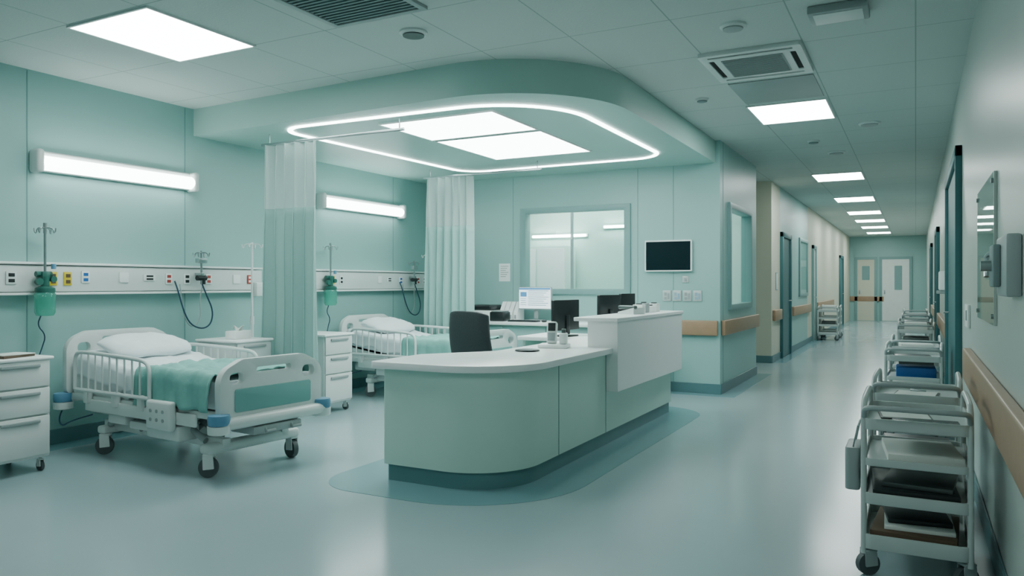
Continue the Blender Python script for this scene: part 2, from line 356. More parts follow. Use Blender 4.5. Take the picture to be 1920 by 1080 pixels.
# ------------------------------------------------------------ headwall service panels
def socket(par,y,w,h,mat,zc=1.35,inner=None):
    o=B().box(.085,.097,y-w/2,y+w/2,zc-h/2,zc+h/2,.004).obj('socket',mat,par)
    if inner is not None:
        b=B()
        for i in (-1,1):
            b.box(.096,.1,y-w*.28,y+w*.28,zc+i*h*.22-h*.13,zc+i*h*.22+h*.13)
        b.obj('socket_face',inner,o)
def headwall(y0,y1,items):
    t=thing('headwall_panel','long white bedhead service panel with gas outlets and sockets','medical panel',(XL,0,0),group='bedhead service panels')
    B().box(0,.085,y0,y1,1.24,1.45,.012,3).obj('body',PLAST,t)
    for a,c,w_ in ((1.455,1.475,.105),(1.215,1.235,.1)): B().box(0,w_,y0,y1,a,c,.006).obj('rail',WHITE,t)
    for it in items: socket(t,*it)
    return t
headwall(2.2,5.9,[(3.02,.07,.1,PLAST,1.35,RED),(3.2,.07,.1,WHITE,1.36,RED),(3.36,.08,.1,PLAST,1.35,BLACK),(3.68,.065,.11,YEL,1.345,BROWN),(3.8,.065,.11,YEL,1.345,BROWN),(3.95,.07,.1,WHITE,1.36,BLUEB),
  (4.3,.09,.09,WHITE,1.36,None),(4.55,.12,.06,WHITE,1.36,BLACK),(4.75,.07,.1,WHITE,1.35,RED),(4.95,.07,.1,WHITE,1.35,BLACK),(5.2,.07,.1,WHITE,1.35,RED),(5.55,.09,.09,WHITE,1.35,None),(5.72,.06,.09,RED,1.35,WHITE)])
headwall(6.35,9.05,[(6.6,.08,.1,WHITE,1.35,RED),(7.0,.06,.1,YEL,1.35,BROWN),(7.15,.06,.1,WHITE,1.35,BLACK),(7.9,.08,.09,WHITE,1.36,None),(8.1,.1,.06,WHITE,1.36,BLACK),(8.35,.07,.1,WHITE,1.35,BLUEB),(8.75,.07,.1,WHITE,1.35,RED),(8.9,.06,.1,WHITE,1.35,BLACK)])
def hooks(b,z,r=.07):
    for k in range(4):
        a=k*pi/2+.5; c,s_=math.cos(a),math.sin(a)
        b.tube([(0,0,z),(c*r*.6,s_*r*.6,z+.005),(c*r,s_*r,z-.01),(c*r*1.05,s_*r*1.05,z-.04),(c*r*1.25,s_*r*1.25,z-.03),(c*r*1.3,s_*r*1.3,z+.0)],.0055,6,sm=1)
def suction(y,g):
    t=thing('suction_unit','pale green suction jar with valve and hook pole','suction unit',(XL+.17,y,0),group=g)
    b=B(); b.cyl((0,0,1.3),(0,0,1.76),.01); hooks(b,1.74,.065); b.cyl((0,0,1.70),(0,0,1.78),.014); b.obj('hook_pole',STEEL,t)
    b=B(); b.box(-.07,.02,-.03,.03,1.33,1.40,.01); b.cyl((-.02,-.06,1.38),(-.02,.06,1.38),.022); b.cyl((.0,0,1.27),(0,0,1.36),.03); b.cyl((0,-.055,1.32),(.03,-.055,1.32),.028); b.cyl((0,.055,1.34),(.03,.055,1.34),.024); b.obj('valve',DKG,t)
    B().cyl((.02,.055,1.42),(.02,.055,1.46),.018).obj('blue_knob',BLUE,t)
    B().lathe([(.02,1.05),(.06,1.055),(.072,1.08),(.074,1.22),(.06,1.25),(.04,1.262)],(0,0,0),24).obj('jar',JAR,t)
    B().lathe([(.068,1.235),(.072,1.245),(.07,1.27),(.04,1.285),(.02,1.285)],(0,0,0),24).obj('lid',DKG,t)
    B().tube([(.0,-.03,1.06),(-.02,-.05,.98),(-.02,.02,.9),(-.04,.0,.8),(-.02,-.05,.7)],.005,6,sm=2).obj('hose',NAVY,t)
    return t
s0=suction(3.57,'suction units'); dup(s0,(XL+.17,6.87,0))
def infusion(y):
    t=thing('infusion_hook_unit','steel infusion hook arm with hanging monitor cables','infusion hook',(XL+.17,y,0),group='infusion hook units')
    b=B(); b.cyl((0,0,1.3),(0,0,1.62),.01); hooks(b,1.6,.06); b.box(-.07,.02,-.02,.02,1.38,1.41,.005); b.box(-.03,.03,-.05,.05,1.5,1.55,.01); b.obj('hook_pole',STEEL,t)
    b=B(); b.cyl((0,-.05,1.36),(0,.05,1.36),.025); b.cyl((0,.02,1.3),(0,.02,1.38),.022); b.cyl((-.07,.03,1.36),(0,.03,1.36),.018); b.obj('valve',BLACK,t)
    b=B(); b.tube([(0,0,1.32),(.02,.04,1.2),(.02,.12,1.05),(.02,.1,.92),(.02,.0,.87),(.02,-.14,.92),(0,-.2,1.05),(-.03,-.24,1.25),(-.06,-.25,1.33)],.007,8,sm=2); b.obj('cable',NAVY,t)
    b=B(); b.tube([(0,.02,1.32),(.01,-.03,1.15),(.02,-.02,.98),(0,-.1,.88),(-.02,-.18,.98),(-.05,-.2,1.3)],.005,8,sm=2); b.obj('cable',GREYP,t)
    return t
i0=infusion(5.05); dup(i0,(XL+.17,8.55,0))
def ivstand(x,y):
    t=thing('iv_stand','slim steel infusion stand on small casters beside the bed wall','infusion stand',(x,y,0),group='infusion stands')
    b=B(); b.cyl((0,0,.1),(0,0,.95),.015); b.cyl((0,0,.95),(0,0,1.72),.011); hooks(b,1.7,.08); b.cyl((0,0,.9),(0,0,.98),.02); b.obj('pole',PLAST,t)
    b=B()
    for k in range(5):
        a=k*2*pi/5; b.tube([(0,0,.12),(.08*math.cos(a),.08*math.sin(a),.11),(.2*math.cos(a),.2*math.sin(a),.075)],.011,8)
    b.obj('base',PLAST,t)
    for k in range(5):
        a=k*2*pi/5; caster(t,.2*math.cos(a),.2*math.sin(a),.025,.08)
    B().box(-.02,.05,.015,.11,1.18,1.32,.01).obj('pump',PLAST,t)
    return t
v0=ivstand(-5.86,5.52); dup(v0,(-5.9,8.72,0))

# ------------------------------------------------------------ beds
def topz(x): return .665+max(0,.85-x)*.13
def bed():
    t=thing('hospital_bed','white adjustable hospital bed with side rails and teal-inset footboard','hospital bed',group='hospital beds')
    o=fillet([(-.47,.44,.05),(.47,.44,.05),(.47,.86,.15),(.3,.93,.12),(-.3,.93,.12),(-.47,.86,.15)],8)
    hb=B().plate(o,[rr(-.17,.17,.845,.88,.017),rr(-.38,-.27,.76,.84,.035),rr(.27,.38,.76,.84,.035)],-.03,.03,'yz',bev=.012).obj('headboard',PLAST,t)
    o=fillet([(-.46,.35,.05),(.46,.35,.05),(.47,.72,.13),(.28,.80,.12),(-.28,.80,.12),(-.47,.72,.13)],8)
    fb=B().plate(o,[rr(-.16,.16,.70,.738,.018),rr(-.39,-.27,.635,.715,.035),rr(.27,.39,.635,.715,.035)],1.98,2.04,'yz',bev=.014).obj('footboard',PLAST,t)
    B().plate(rr(-.35,.35,.45,.605,.02),(),2.036,2.048,'yz',bev=.004).obj('inset_panel',PANELT,fb)
    B().box(1.93,2.1,-.5,.5,.345,.425,.035,3).obj('foot_bumper_bar',PLAST,t)
    B().box(-.08,.05,-.5,.5,.38,.44,.03,3).obj('head_bumper_bar',PLAST,t)
    for x,y in ((2.03,-.47),(2.03,.47),(-.02,-.47),(-.02,.47)):
        B().lathe([(.03,.38),(.072,.385),(.076,.40),(.076,.435),(.072,.45),(.02,.455)],(x,y,0),24).obj('corner_bumper',BLUE,t)
        B().lathe([(.04,.32),(.075,.33),(.078,.382),(.03,.384)],(x,y,0),24).obj('bumper_mount',PLAST,t)
    b=B(); b.box(.03,1.98,-.44,.44,.40,.455,.015); b.box(.3,1.75,-.465,-.44,.34,.43,.01); b.box(.3,1.75,.44,.465,.34,.43,.01)
    b.plate([(.05,.45),(.85,.45),(.85,.50),(.05,.60)],(),-.42,.42,'xz'); b.obj('deck',PLAST,t)
    B().plate([(.06,.58),(.85,.47),(1.95,.47),(1.95,.65),(.85,.65),(.06,.755)],(),-.42,.42,'xz',bev=.0).obj('mattress',SHEET,t)
    for sy in (-1,1):
        y=sy*.49; b=B()
        b.tube([(.2,y,.50),(.2,y,.70),(.22,y,.77),(.3,y,.79),(1.05,y,.77),(1.2,y,.755),(1.24,y,.70),(1.24,y,.5)],.015,10,sm=2)
        b.tube([(.2,y,.50),(1.24,y,.50)],.014,8)
        for i in range(9):
            x=.30+i*.102; b.cyl((x,y,.50),(x,y,.775),.008,n=8)
        for x in (.35,.75,1.1): b.box(x-.03,x+.03,min(y,sy*.44),max(y,sy*.44),.40,.51,.008)
        b.obj('side_rail',PLAST,t)
    cb=B().box(1.24,1.54,-.525,-.465,.30,.5,.02,3).obj('control_box',PLAST,t)
    for i in range(3):
        for j in range(2): B().cyl((1.31+i*.075,-.53,.37+j*.06),(1.31+i*.075,-.52,.37+j*.06),.013,n=12).obj('button',GREYP,cb)
    B().box(1.24,1.54,.465,.525,.30,.5,.02,3).obj('control_box',PLAST,t)
    for y in (-.12,.12): B().tube([(1.8,y,.33),(2.08,y,.33),(2.1,y,.3),(2.1,y+.08,.3)],.012,8).obj('crank',GREYP,t)
    B().box(1.82,2.09,-.22,.22,.285,.34,.012).obj('crank_housing',GREYP,t)
    b=B()
    for y in (-.27,.27): b.box(.3,1.85,y-.035,y+.035,.18,.25,.01)
    b.box(.36,.46,-.4,.4,.16,.22,.02,3); b.box(1.73,1.85,-.42,.42,.155,.225,.025,3)
    b.box(.8,1.4,-.22,.22,.21,.34,.02); b.box(.1,.45,-.32,.32,.29,.38,.02)
    b.box(1.15,1.55,-.46,-.28,.22,.33,.02); b.box(.55,.8,-.42,-.28,.26,.36,.02); b.box(.82,1.1,-.4,-.3,.24,.3,.015); b.obj('chassis',PLAST,t)
    for y in (-.2,.2,-.34):
        for p,q,r_ in (((.45,y,.23),(.85,y,.42),.022),((1.25,y,.42),(1.7,y,.23),.022),((.9,y,.23),(.55,y,.41),.018),((1.65,y,.41),(1.35,y,.23),.018)):
            B().cyl(p,q,r_).obj('lift_arm',GREYP,t)
    B().cyl((.7,0,.27),(1.5,0,.36),.035).obj('actuator',GREYP,t)
    for x,y,r_ in ((.41,-.36,.3),(.41,.36,-.4),(1.79,-.38,.2),(1.79,.38,-.5)): caster(t,x,y,.068,.19,rot=r_+.4)
    B().tube([(-.0,-.47,.36),(-.04,-.5,.25),(.05,-.52,.2),(.15,-.5,.25),(.3,-.4,.3)],.006,6,sm=2).obj('power_cable',NAVY,t)
    return t
def drape(x0,x1,hw,drop,seed,nx=60,amp=.006,name='blanket',mat=None,lab='',cat='',grp=''):
    rows=[]; m=16; n=12
    for i in range(nx+1):
        x=x0+(x1-x0)*i/nx; row=[]; zt=topz(x)
        for j in range(-(m+n),m+n+1):
            a=abs(j); sg=1 if j>=0 else -1
            if a<=m: y=hw*a/m*.96; z=zt
            else:
                f=(a-m)/n; y=hw*(.96+.04*min(1,f*4)); z=zt-drop*f*(1+.25*noise.noise(Vector((x*5,sg*3,seed))))
            ys=sg*y
            w1=noise.noise(Vector((x*4+ys*2,ys*7,seed))); w2=noise.noise(Vector((x*11-ys*5,ys*13,seed+3)))
            N=abs(w1)*amp*2+abs(w2)*amp*1.3
            w=(noise.noise(Vector((x*9,sg*2.2+z*2,seed+7)))+.2)*amp*2.5*(max(0,a-m)/n)
            row.append((x,ys+sg*max(0,w)+(sg*N*.6 if a>m else 0),z+.006+(N if a<=m else N*(1-(a-m)/n))))
        rows.append(row)
    return B().surf(rows).obj(name,mat,label=lab,cat=cat,group=grp,solid=.008,ang=180)
b0=bed()
bedrz=math.radians(-4.5)
BS=(.93,.94,1)
P1=(-5.84,4.07,0); P2=(-5.93,7.40,0)
place(b0,P1,bedrz); b0.scale=BS
b1=dup(b0,P2,bedrz,'white hospital bed with side rails beside the reception desk')
b0['label']='white adjustable hospital bed with teal-inset footboard and raised side rails'
def soft(P,seed):
    s=drape(.09,1.2,.432,.15,seed,name='bed_sheet',mat=SHEET,lab='smooth white fitted sheet on the hospital bed mattress',cat='bed sheet',grp='bed sheets',amp=.010); place(s,P,bedrz); s.scale=BS
    bl=drape(1.0,1.93,.447,.24,seed+1,amp=.022,name='blanket',mat=BLANK,lab='pale teal blanket draped over the foot half of the bed',cat='blanket',grp='blankets')
    place(bl,P,bedrz); bl.location.z+=.018; bl.scale=BS
    b=B(); b.ell((0,0,0),.21,.34,.068,.5,nu=48,nv=24)
    for v in b.bm.verts:
        v.co.z+=.014*noise.noise(v.co*9)+.007*noise.noise(v.co*24+Vector((seed,0,0))); v.co.z-=.03*(abs(v.co.x)/.21)**3*(abs(v.co.y)/.34)**3
    R=Matrix.Rotation(math.radians(14),4,'Y'); b.bm.transform(R)
    p=b.obj('pillow',SHEET,label='plump white pillow at the head of the bed',cat='pillow',group='pillows',ang=180)
    w=Matrix.Rotation(bedrz,4,'Z')@Vector((.34,.02,0)); place(p,(P[0]+w.x,P[1]+w.y,topz(.34)+.08),bedrz)
soft(P1,1.3); soft(P2,5.1)

# ------------------------------------------------------------ bedside cabinets
def cabinet(mat):
    t=thing('bedside_cabinet','white bedside cabinet with three drawers on casters','bedside cabinet',group='bedside cabinets')
    B().box(-.25,.235,-.21,.21,.1,.775,.008).obj('body',mat,t)
    B().box(-.265,.265,-.225,.225,.775,.80,.01,3).obj('top',WHITE,t)
    z=.12
    for h in (.27,.18,.18):
        d=B().box(.235,.253,-.2,.2,z,z+h,.005).obj('drawer',PLAST,t)
        B().box(.25,.268,-.13,.13,z+h-.045,z+h-.022,.006).obj('handle',GREYP,d); z+=h+.012
    for x in (-.2,.19):
        for y in (-.17,.17): caster(t,x,y,.035,.1)
    return t
k0=cabinet(PLAST); place(k0,(-5.6,3.0,0)); k0['label']='white three-drawer bedside cabinet with papers on top'
dup(k0,(-5.55,5.02,0),None,'white bedside cabinet with a tissue box on top')
dup(k0,(-5.43,6.03,0),None,'white three-drawer bedside cabinet beside the curtain')
B().box(-.1,.1,-.13,.13,0,.018,.003).obj('notebook',BROWN,label='dark notebook lying on the bedside cabinet',cat='notebook'); place(bpy.data.objects['notebook'],(-5.5,3.0,.80),.3)
B().box(-.09,.09,-.12,.12,0,.006,.001).obj('paper_sheet',PAPER,label='white paper lying on the dark notebook',cat='paper'); place(bpy.data.objects['paper_sheet'],(-5.49,3.01,.818),.15)
t=thing('tissue_box','white tissue box on the bedside cabinet','tissue box',(-5.5,5.02,.80),.1)
B().box(-.06,.06,-.11,.11,0,.075,.008).obj('box',WHITE,t); B().surf([[(-.02+i*.01,-.05+j*.025,.075+.03*math.sin(i*1.3)*math.cos(j*.9)+.02) for j in range(5)] for i in range(5)]).obj('tissue',PAPER,t,solid=.003)

# ------------------------------------------------------------ curtains
def curtain(x0,x1,y,zb,zt,folds,seed,g):
    t=thing('curtain','pleated teal privacy curtain with pale mesh header','curtain',group=g)
    def sh(za,zb_,n):
        R=[]
        for i in range(n+1):
            z=za+(zb_-za)*i/n; q=(zt-z)/(zt-zb); row=[]
            for j in range(201):
                u=j/200; ph=2*pi*folds*u+.8*math.sin(5*u+seed)+.3*math.sin(z*1.5+u*7+seed)
                A=.035+.03*q
                row.append((x0+(x1-x0)*u+.014*math.sin(2*ph)-(.03*q*(1-u))+.02*q*u,y+A*math.sin(ph)*(1+.4*math.sin(u*11+seed))+.015*noise.noise(Vector((u*6,z*1.5,seed))),z))
            R.append(row)
        return R
    B().surf(sh(zb,2.02,24)).obj('cloth',CURT,t,solid=.003,ang=180)
    B().surf(sh(2.02,zt,8)).obj('mesh_header',CURTM,t,ang=180)
    return t
def track(x0,x1,y,z=2.64):
    t=thing('curtain_track','thin metal curtain track hung below the canopy','curtain track',group='curtain tracks')
    b=B(); b.box(x0,x1,y-.012,y+.012,z-.012,z+.012,.003); b.obj('rail',STEEL,t)
    for x in (x0+.1,x1-.05): B().cyl((x,y,z),(x,y,2.74),.006,n=8).obj('hanger',STEEL,t)
track(-5.58,-3.9,5.38); track(-5.5,-3.85,8.0)
curtain(-5.56,-4.88,5.38,.3,2.628,6,1.,'privacy curtains'); curtain(-5.46,-4.80,8.0,.3,2.628,6,3.,'privacy curtains')

# ------------------------------------------------------------ reception desk
t=thing('reception_desk','curved mint reception desk with white worktop and raised white front','reception desk')
def dpoly(o,i=0.0):
    return fillet([(-3.13-o,4.08-o,.02),(-2.2+o,4.08-o,.76+o),(-2.2+o,7.6,.0),(-2.8,7.6,0),(-2.8,5.05,.25),(-3.13-o,4.55,.04)],24)
B().plate(dpoly(0),(),.11,.745).obj('body',MINT,t)
B().plate(dpoly(-.02),(),0,.11).obj('plinth',PLINTH,t)
wt=fillet([(-3.2,4.02,.04),(-2.14,4.02,.8),(-2.14,5.77,0),(-2.36,5.77,0),(-2.36,7.64,0),(-2.85,7.64,0),(-2.85,5.1,.3),(-3.2,4.62,.06)],24)
B().plate(wt,(),.745,.79,bev=.006).obj('worktop',WHITE,t)
B().box(-2.36,-2.1,5.77,7.66,.44,1.0,.003,1).obj('raised_front',WHITE,t)
B().box(-2.47,-2.09,5.74,7.68,1.0,1.03,.004,1).obj('raised_counter_top',WHITE,t)
for y in (4.853,5.765): B().box(-2.2,-2.1975,y-.003,y+.003,.11,.745).obj('panel_joint',SEAM,t)
t=thing('return_desk','small white-topped side desk behind the reception desk','desk')
B().box(-3.5,-2.87,6.72,7.38,.745,.785,.006).obj('top',WHITE,t)
B().box(-3.46,-3.43,6.76,7.34,0,.745).obj('side_panel',MINT,t); B().box(-3.43,-2.87,7.3,7.33,.3,.745).obj('back_panel',MINT,t)
t=thing('back_desk','long white-topped desk with mint fronts against the back wall','desk')
B().box(-5.25,-2.75,8.38,9.08,.79,.83,.006).obj('top',WHITE,t)
B().box(-5.2,-2.8,8.45,9.06,.1,.79).obj('body',MINT,t); B().box(-5.18,-2.82,8.5,9.05,0,.1).obj('plinth',PLINTH,t)
for i in range(4): B().box(-5.18+i*.6,-4.6+i*.6,8.432,8.45,.13,.77,.004).obj('door',TEAL,t)

# chair
t=thing('office_chair','charcoal high-back office chair behind the reception desk','office chair',(-3.31,5.88,0),math.radians(-20))
R=[]
for i in range(15):
    z=.50+.57*i/14; w=.27*(1-.1*(i/14)**2)
    R.append([(w*(j/6-1),-.2-.1*(i/14)-.04*math.sin(i/14*pi)+.05*(1-(1-abs(j/6-1))**.6)**2*1,z-(.03*(abs(j/6-1))**4 if i==14 else 0)) for j in range(13)])
o=B().surf(R).obj('backrest',CHAIRM,t,ang=180,solid=.05); md=o.modifiers.new('b','BEVEL'); md.width=.015; md.segments=3
B().box(-.25,.25,-.22,.26,.43,.51,.035,4).obj('seat',CHAIRM,t)
b=B(); b.tube([(0,-.1,.42),(0,-.24,.45),(0,-.27,.62)],.02,8,sm=1); b.cyl((0,0,.1),(0,0,.43),.025); b.obj('column',BLACK,t)
for s_ in (-1,1):
    B().tube([(s_*.25,0,.45),(s_*.3,0,.48),(s_*.3,0,.66)],.014,8,sm=1).box(s_*.3-.03,s_*.3+.03,-.12,.14,.66,.69,.012).obj('armrest',BLACK,t)
b=B()
for k_ in range(5):
    a=k_*2*pi/5; b.tube([(0,0,.13),(.15*math.cos(a),.15*math.sin(a),.11),(.28*math.cos(a),.28*math.sin(a),.085)],.018,8)
b.obj('star_base',BLACK,t)
for k_ in range(5):
    a=k_*2*pi/5; caster(t,.28*math.cos(a),.28*math.sin(a),.028,.085,BLACK,rot=a)

# monitors
def monitor(loc,rz,w,h,scr,lab,zc):
    t=thing('computer_monitor',lab,'computer monitor',loc,rz)
    B().plate(rr(-w/2,w/2,zc-h/2,zc+h/2,.008),(),-.015,.02,'xz',bev=.004).obj('housing',BLACK if scr is SCRN else GREYP,t)
    s=B().box(-w/2+.01,w/2-.01,-.018,-.014,zc-h/2+.014,zc+h/2-.01).obj('screen',scr,t)
    if scr is SCR:
        b=B(); b.box(-w/2+.012,w/2-.012,-.0195,-.0175,zc+h/2-.035,zc+h/2-.012); b.box(-w/2+.03,-w/2+.12,-.0195,-.0175,zc+.02,zc+.08); b.obj('title_bar',SCB,s)
        b=B()
        for i in range(8): b.box(-w/2+.14,w/2-.04-.03*(i%3),-.0195,-.0175,zc+.09-i*.026,zc+.099-i*.026)
        for i in range(4): b.box(-w/2+.03,-w/2+.11,-.0195,-.0175,zc-.01-i*.026,zc-.002-i*.026)
        b.obj('text_lines',SCG,s)['kind']='stuff'
    b=B(); b.box(-.03,.03,.02,.04,.02,zc,.006); b.plate(rr(-.11,.11,-.08,.1,.03),(),0,.014,bev=.004); b.obj('stand',GREYP if scr is SCR else BLACK,t)
    return t
monitor((-4.33,8.82,.83),0,.47,.29,SCR,'lit computer monitor showing a pale document on the back desk',.29)
monitor((-3.08,6.95,.785),math.radians(-99),.46,.3,SCRN,'black computer monitor seen from behind on the side desk',.21)
monitor((-2.68,7.1,.79),math.radians(-103),.36,.27,SCRN,'black computer monitor behind the raised counter',.27)
monitor((-2.62,7.47,.79),math.radians(-100),.28,.25,SCRN,'black computer monitor behind the raised counter',.29)
b=B(); b.box(-.2,.2,-.065,.065,0,.015,.005)
for i in range(14):
    for j in range(5): b.box(-.19+i*.0275,-.168+i*.0275,-.055+j*.022,-.037+j*.022,.015,.021)
o=b.obj('keyboard',BLACK,label='black keyboard on the back desk below the monitor',cat='keyboard'); place(o,(-4.34,8.52,.83))
o=B().ell((0,0,.016),.03,.05,.016,.9).obj('computer_mouse',BLACK,label='black mouse beside the keyboard',cat='mouse',ang=180); place(o,(-4.06,8.52,.83))
t=thing('printer','black and white desktop printer on the back desk','printer',(-5.05,8.78,.83))
B().box(-.17,.17,-.16,.16,0,.13,.015).obj('body',WHITE,t); B().box(-.17,.17,-.16,.16,.13,.2,.02,3).obj('lid',BLACK,t); B().box(-.12,.12,-.2,-.15,.03,.05,.005).obj('paper_tray',GREYP,t)
t=thing('label_printer','small black desktop label printer on the back desk','label printer',(-4.7,8.55,.83))
B().box(-.1,.1,-.1,.1,0,.12,.015).obj('body',BLACK,t); B().box(-.08,.08,-.09,.09,.12,.135,.005).obj('lid',GREYP,t)
for i in range(4):
    t=thing('file_holder','pale upright file holder on the back desk','file holder',(-4.82+i*.07,8.9,.83),group='file holders on the back desk')
    B().plate([(-.1,0),(.1,0),(.1,.24),(0,.24),(-.1,.1)],(),-.028,.028,'yz').obj('box',WHITE,t)
    B().box(-.012,.012,-.107,-.1,.02,.07).obj('label_tab',GREYP,t)
# card reader on worktop
t=thing('card_reader','white payment card reader with stand on the worktop','card reader',(-2.58,5.6,.79),math.radians(15))
B().plate(rr(-.12,.12,-.1,.1,.02),(),0,.03,bev=.008).obj('base',WHITE,t)
R_=Matrix.Translation((-.02,0,.03))@Matrix.Rotation(math.radians(-14),4,'X')
B().box(-.04,.04,-.025,.03,0,.18,.015,3,Mx=R_).obj('body',PLAST,t)
B().box(-.03,.03,-.03,-.024,.10,.165,.002,Mx=R_).obj('screen',BLACK,t)
B().box(-.03,.03,-.03,-.024,.02,.085,.002,Mx=R_).obj('keypad',GREYP,t)
B().box(.05,.11,-.06,.03,.03,.12,.012,3).obj('dispenser',PLAST,t); B().cyl((.08,-.015,.12),(.08,-.015,.15),.018).obj('cap',DKMET,t)
B().lathe([(.085,0),(.095,.004),(.09,.012),(.03,.014),(.01,.014)],(0,0,0),28).obj('round_tray',BLACK,label='flat round black dish on the white worktop',cat='dish'); place(bpy.data.objects['round_tray'],(-2.62,5.2,.79))
t=thing('desk_telephone','white desk telephone on the raised counter','telephone',(-2.28,6.62,1.03),math.radians(70))
B().plate([(-.09,0),(.09,0),(.09,.02),(-.09,.06)],(),-.08,.08,'yz').obj('base',PLAST,t); B().box(-.075,-.03,-.1,.1,.045,.08,.015,3).obj('handset',DKMET,t)
for i,(y,h,w,m_) in enumerate([(6.9,.08,.05,WHITE),(7.04,.09,.045,GREYP),(7.2,.06,.06,WHITE),(7.36,.08,.05,PLAST)]):
    t=thing('dispenser_box','small dispenser box on the raised counter','dispenser box',(-2.3,y,1.03),group='dispenser boxes on the counter')
    B().box(-w,w,-w,w,0,h,.01).obj('body',m_,t); B().box(-w*.5,w*.5,-w*.4,w*.4,h,h+.012,.003).obj('lid',DKMET,t)

# ------------------------------------------------------------ back wall items
t=thing('television','wall-mounted black screen with thin white bezel','television',(-2.655,YB,1.645))
B().plate(rr(-.29,.29,-.19,.19,.012),[rr(-.275,.275,-.175,.172,.004)],-.05,-.005,'xz',bev=.004).obj('bezel',WHITE,t)
B().box(-.28,.28,-.042,0,-.18,.178).obj('screen',SCRN,t)
t=thing('notice_sheet','white paper notice on the teal wall','notice',(-4.93,YB-.004,1.46)); B().box(-.085,.085,0,.004,-.12,.12).obj('sheet',WHITE,t)
b=B()
for i in range(6): b.box(-.06,.06-.02*(i%3),-.001,0,.08-i*.028,.088-i*.028)
o=b.obj('print',GREYP,t); o['kind']='stuff'
for i in range(4):
    t=thing('pictogram_plate','small pale pictogram plate below the television','sign plate',(-2.68+i*.125,YB,1.16),group='pictogram plates')
    B().box(-.052,.052,-.012,0,-.065,.065,.004).obj('plate',TROL,t)
    B().box(-.03,.0,-.014,-.011,.0,.04).box(.01,.035,-.014,-.011,-.04,.03).box(-.03,.0,-.014,-.011,-.045,-.015).obj('pictogram',PBLUE if i%2 else GREYP,t)
t=thing('wall_switch','small pale switch plate on the wall','switch',(-2.45,YB,1.36)); B().box(-.04,.04,-.01,0,-.04,.04,.004).obj('plate',TROL,t); B().box(-.015,.015,-.014,-.009,-.02,.02,.002).obj('rocker',GREYP,t)
def rail(lab,x0,x1,y0,y1,z0=.69,z1=.87):
    t=thing('wall_handrail',lab,'handrail',group='wooden wall handrails')
    B().box(x0,x1,y0,y1,z0,z1,.012,3).obj('plank',WOOD,t)
rail('wooden bumper handrail on the teal wall',-2.52,-2.06,YB-.05,YB); rail('wooden bumper handrail on the teal corridor wall',XC,XC+.05,YB+.05,11.38)
rail('long wooden bumper handrail on the pale wall',XR-.05,XR,-1,6.0,.66,.87); rail('wooden bumper handrail on the pale wall',XR-.05,XR,9.8,13.2); rail('wooden bumper handrail on the corridor wall',XR-.05,XR,15,18.5)
rail('wooden bumper handrail on the corridor wall',-2.1,-2.05,13.2,13.95); rail('wooden bumper handrail on the corridor wall',-2.1,-2.05,15.4,18.2); rail('wooden bumper handrail on the cream wall',-2.1,-2.05,19.5,23.5)
rail('wooden bumper handrail on the end wall',-2.09,-1.0,YE-.05,YE-.001)

# ------------------------------------------------------------ doors
def sdoor(n,x,y0,y1,h,side,mat):
    s_=-side; f=B(); w=.09
    xs=sorted((x,x+s_*.05)); f.box(xs[0],xs[1],y0,y0+w,0,h,.005).box(xs[0],xs[1],y1-w,y1,0,h,.005).box(xs[0],xs[1],y0,y1,h-w,h,.005)
    fo=f.obj('door_%d'%n,FRAME if mat is not DOORT else DOORT,kind='structure')
    xs=sorted((x,x+s_*.02)); B().box(xs[0],xs[1],y0+w,y1-w,.01,h-w).obj('door_leaf',mat,fo)
    ym=y1-w-.12; B().tube([(x+s_*.02,ym,1.0),(x+s_*.06,ym,1.0),(x+s_*.06,ym-.12,1.0)],.01,8).obj('handle',STEEL,fo)
sdoor(1,XR,7.1,9.6,2.42,1,DOORT); sdoor(2,XR,13.6,14.9,2.2,1,DOORT); sdoor(3,XR,19.0,20.4,2.2,1,DOORT)
sdoor(4,-2.1,14.0,15.1,2.22,-1,DOORT); sdoor(5,-2.1,25.6,26.8,2.2,-1,DOORT); sdoor(6,-2.1,18.6,19.2,2.2,-1,DOORW)
def edoor(n,x0,x1,h,wx0,wx1,wz0,wz1,mat):
    f=B().plate([(x0-.09,0),(x1+.09,0),(x1+.09,h+.09),(x0-.09,h+.09)],[[(x0,.01),(x1,.01),(x1,h),(x0,h)]],YE-.05,YE-.001,'xz').obj('door_%d'%n,FRAME,kind='structure')
    B().plate([(x0,.01),(x1,.01),(x1,h),(x0,h)],[rr(wx0,wx1,wz0,wz1,.02)],YE-.035,YE-.015,'xz').obj('door_leaf',mat,f)
    B().box(wx0,wx1,YE-.02,YE-.014,wz0,wz1).obj('door_glass',FRAME,f)
    B().box(x0+.06,x0+.1,YE-.07,YE-.035,.95,1.1,.005).obj('handle',STEEL,f)
edoor(7,-1.85,-1.3,2.18,-1.7,-1.45,1.45,1.95,CREAM); edoor(8,-1.05,-.2,2.18,-.66,-.42,1.1,1.95,DOORW)
window(3,'yz',16.4,17.75,1.05,2.25,-2.1,.03,0)

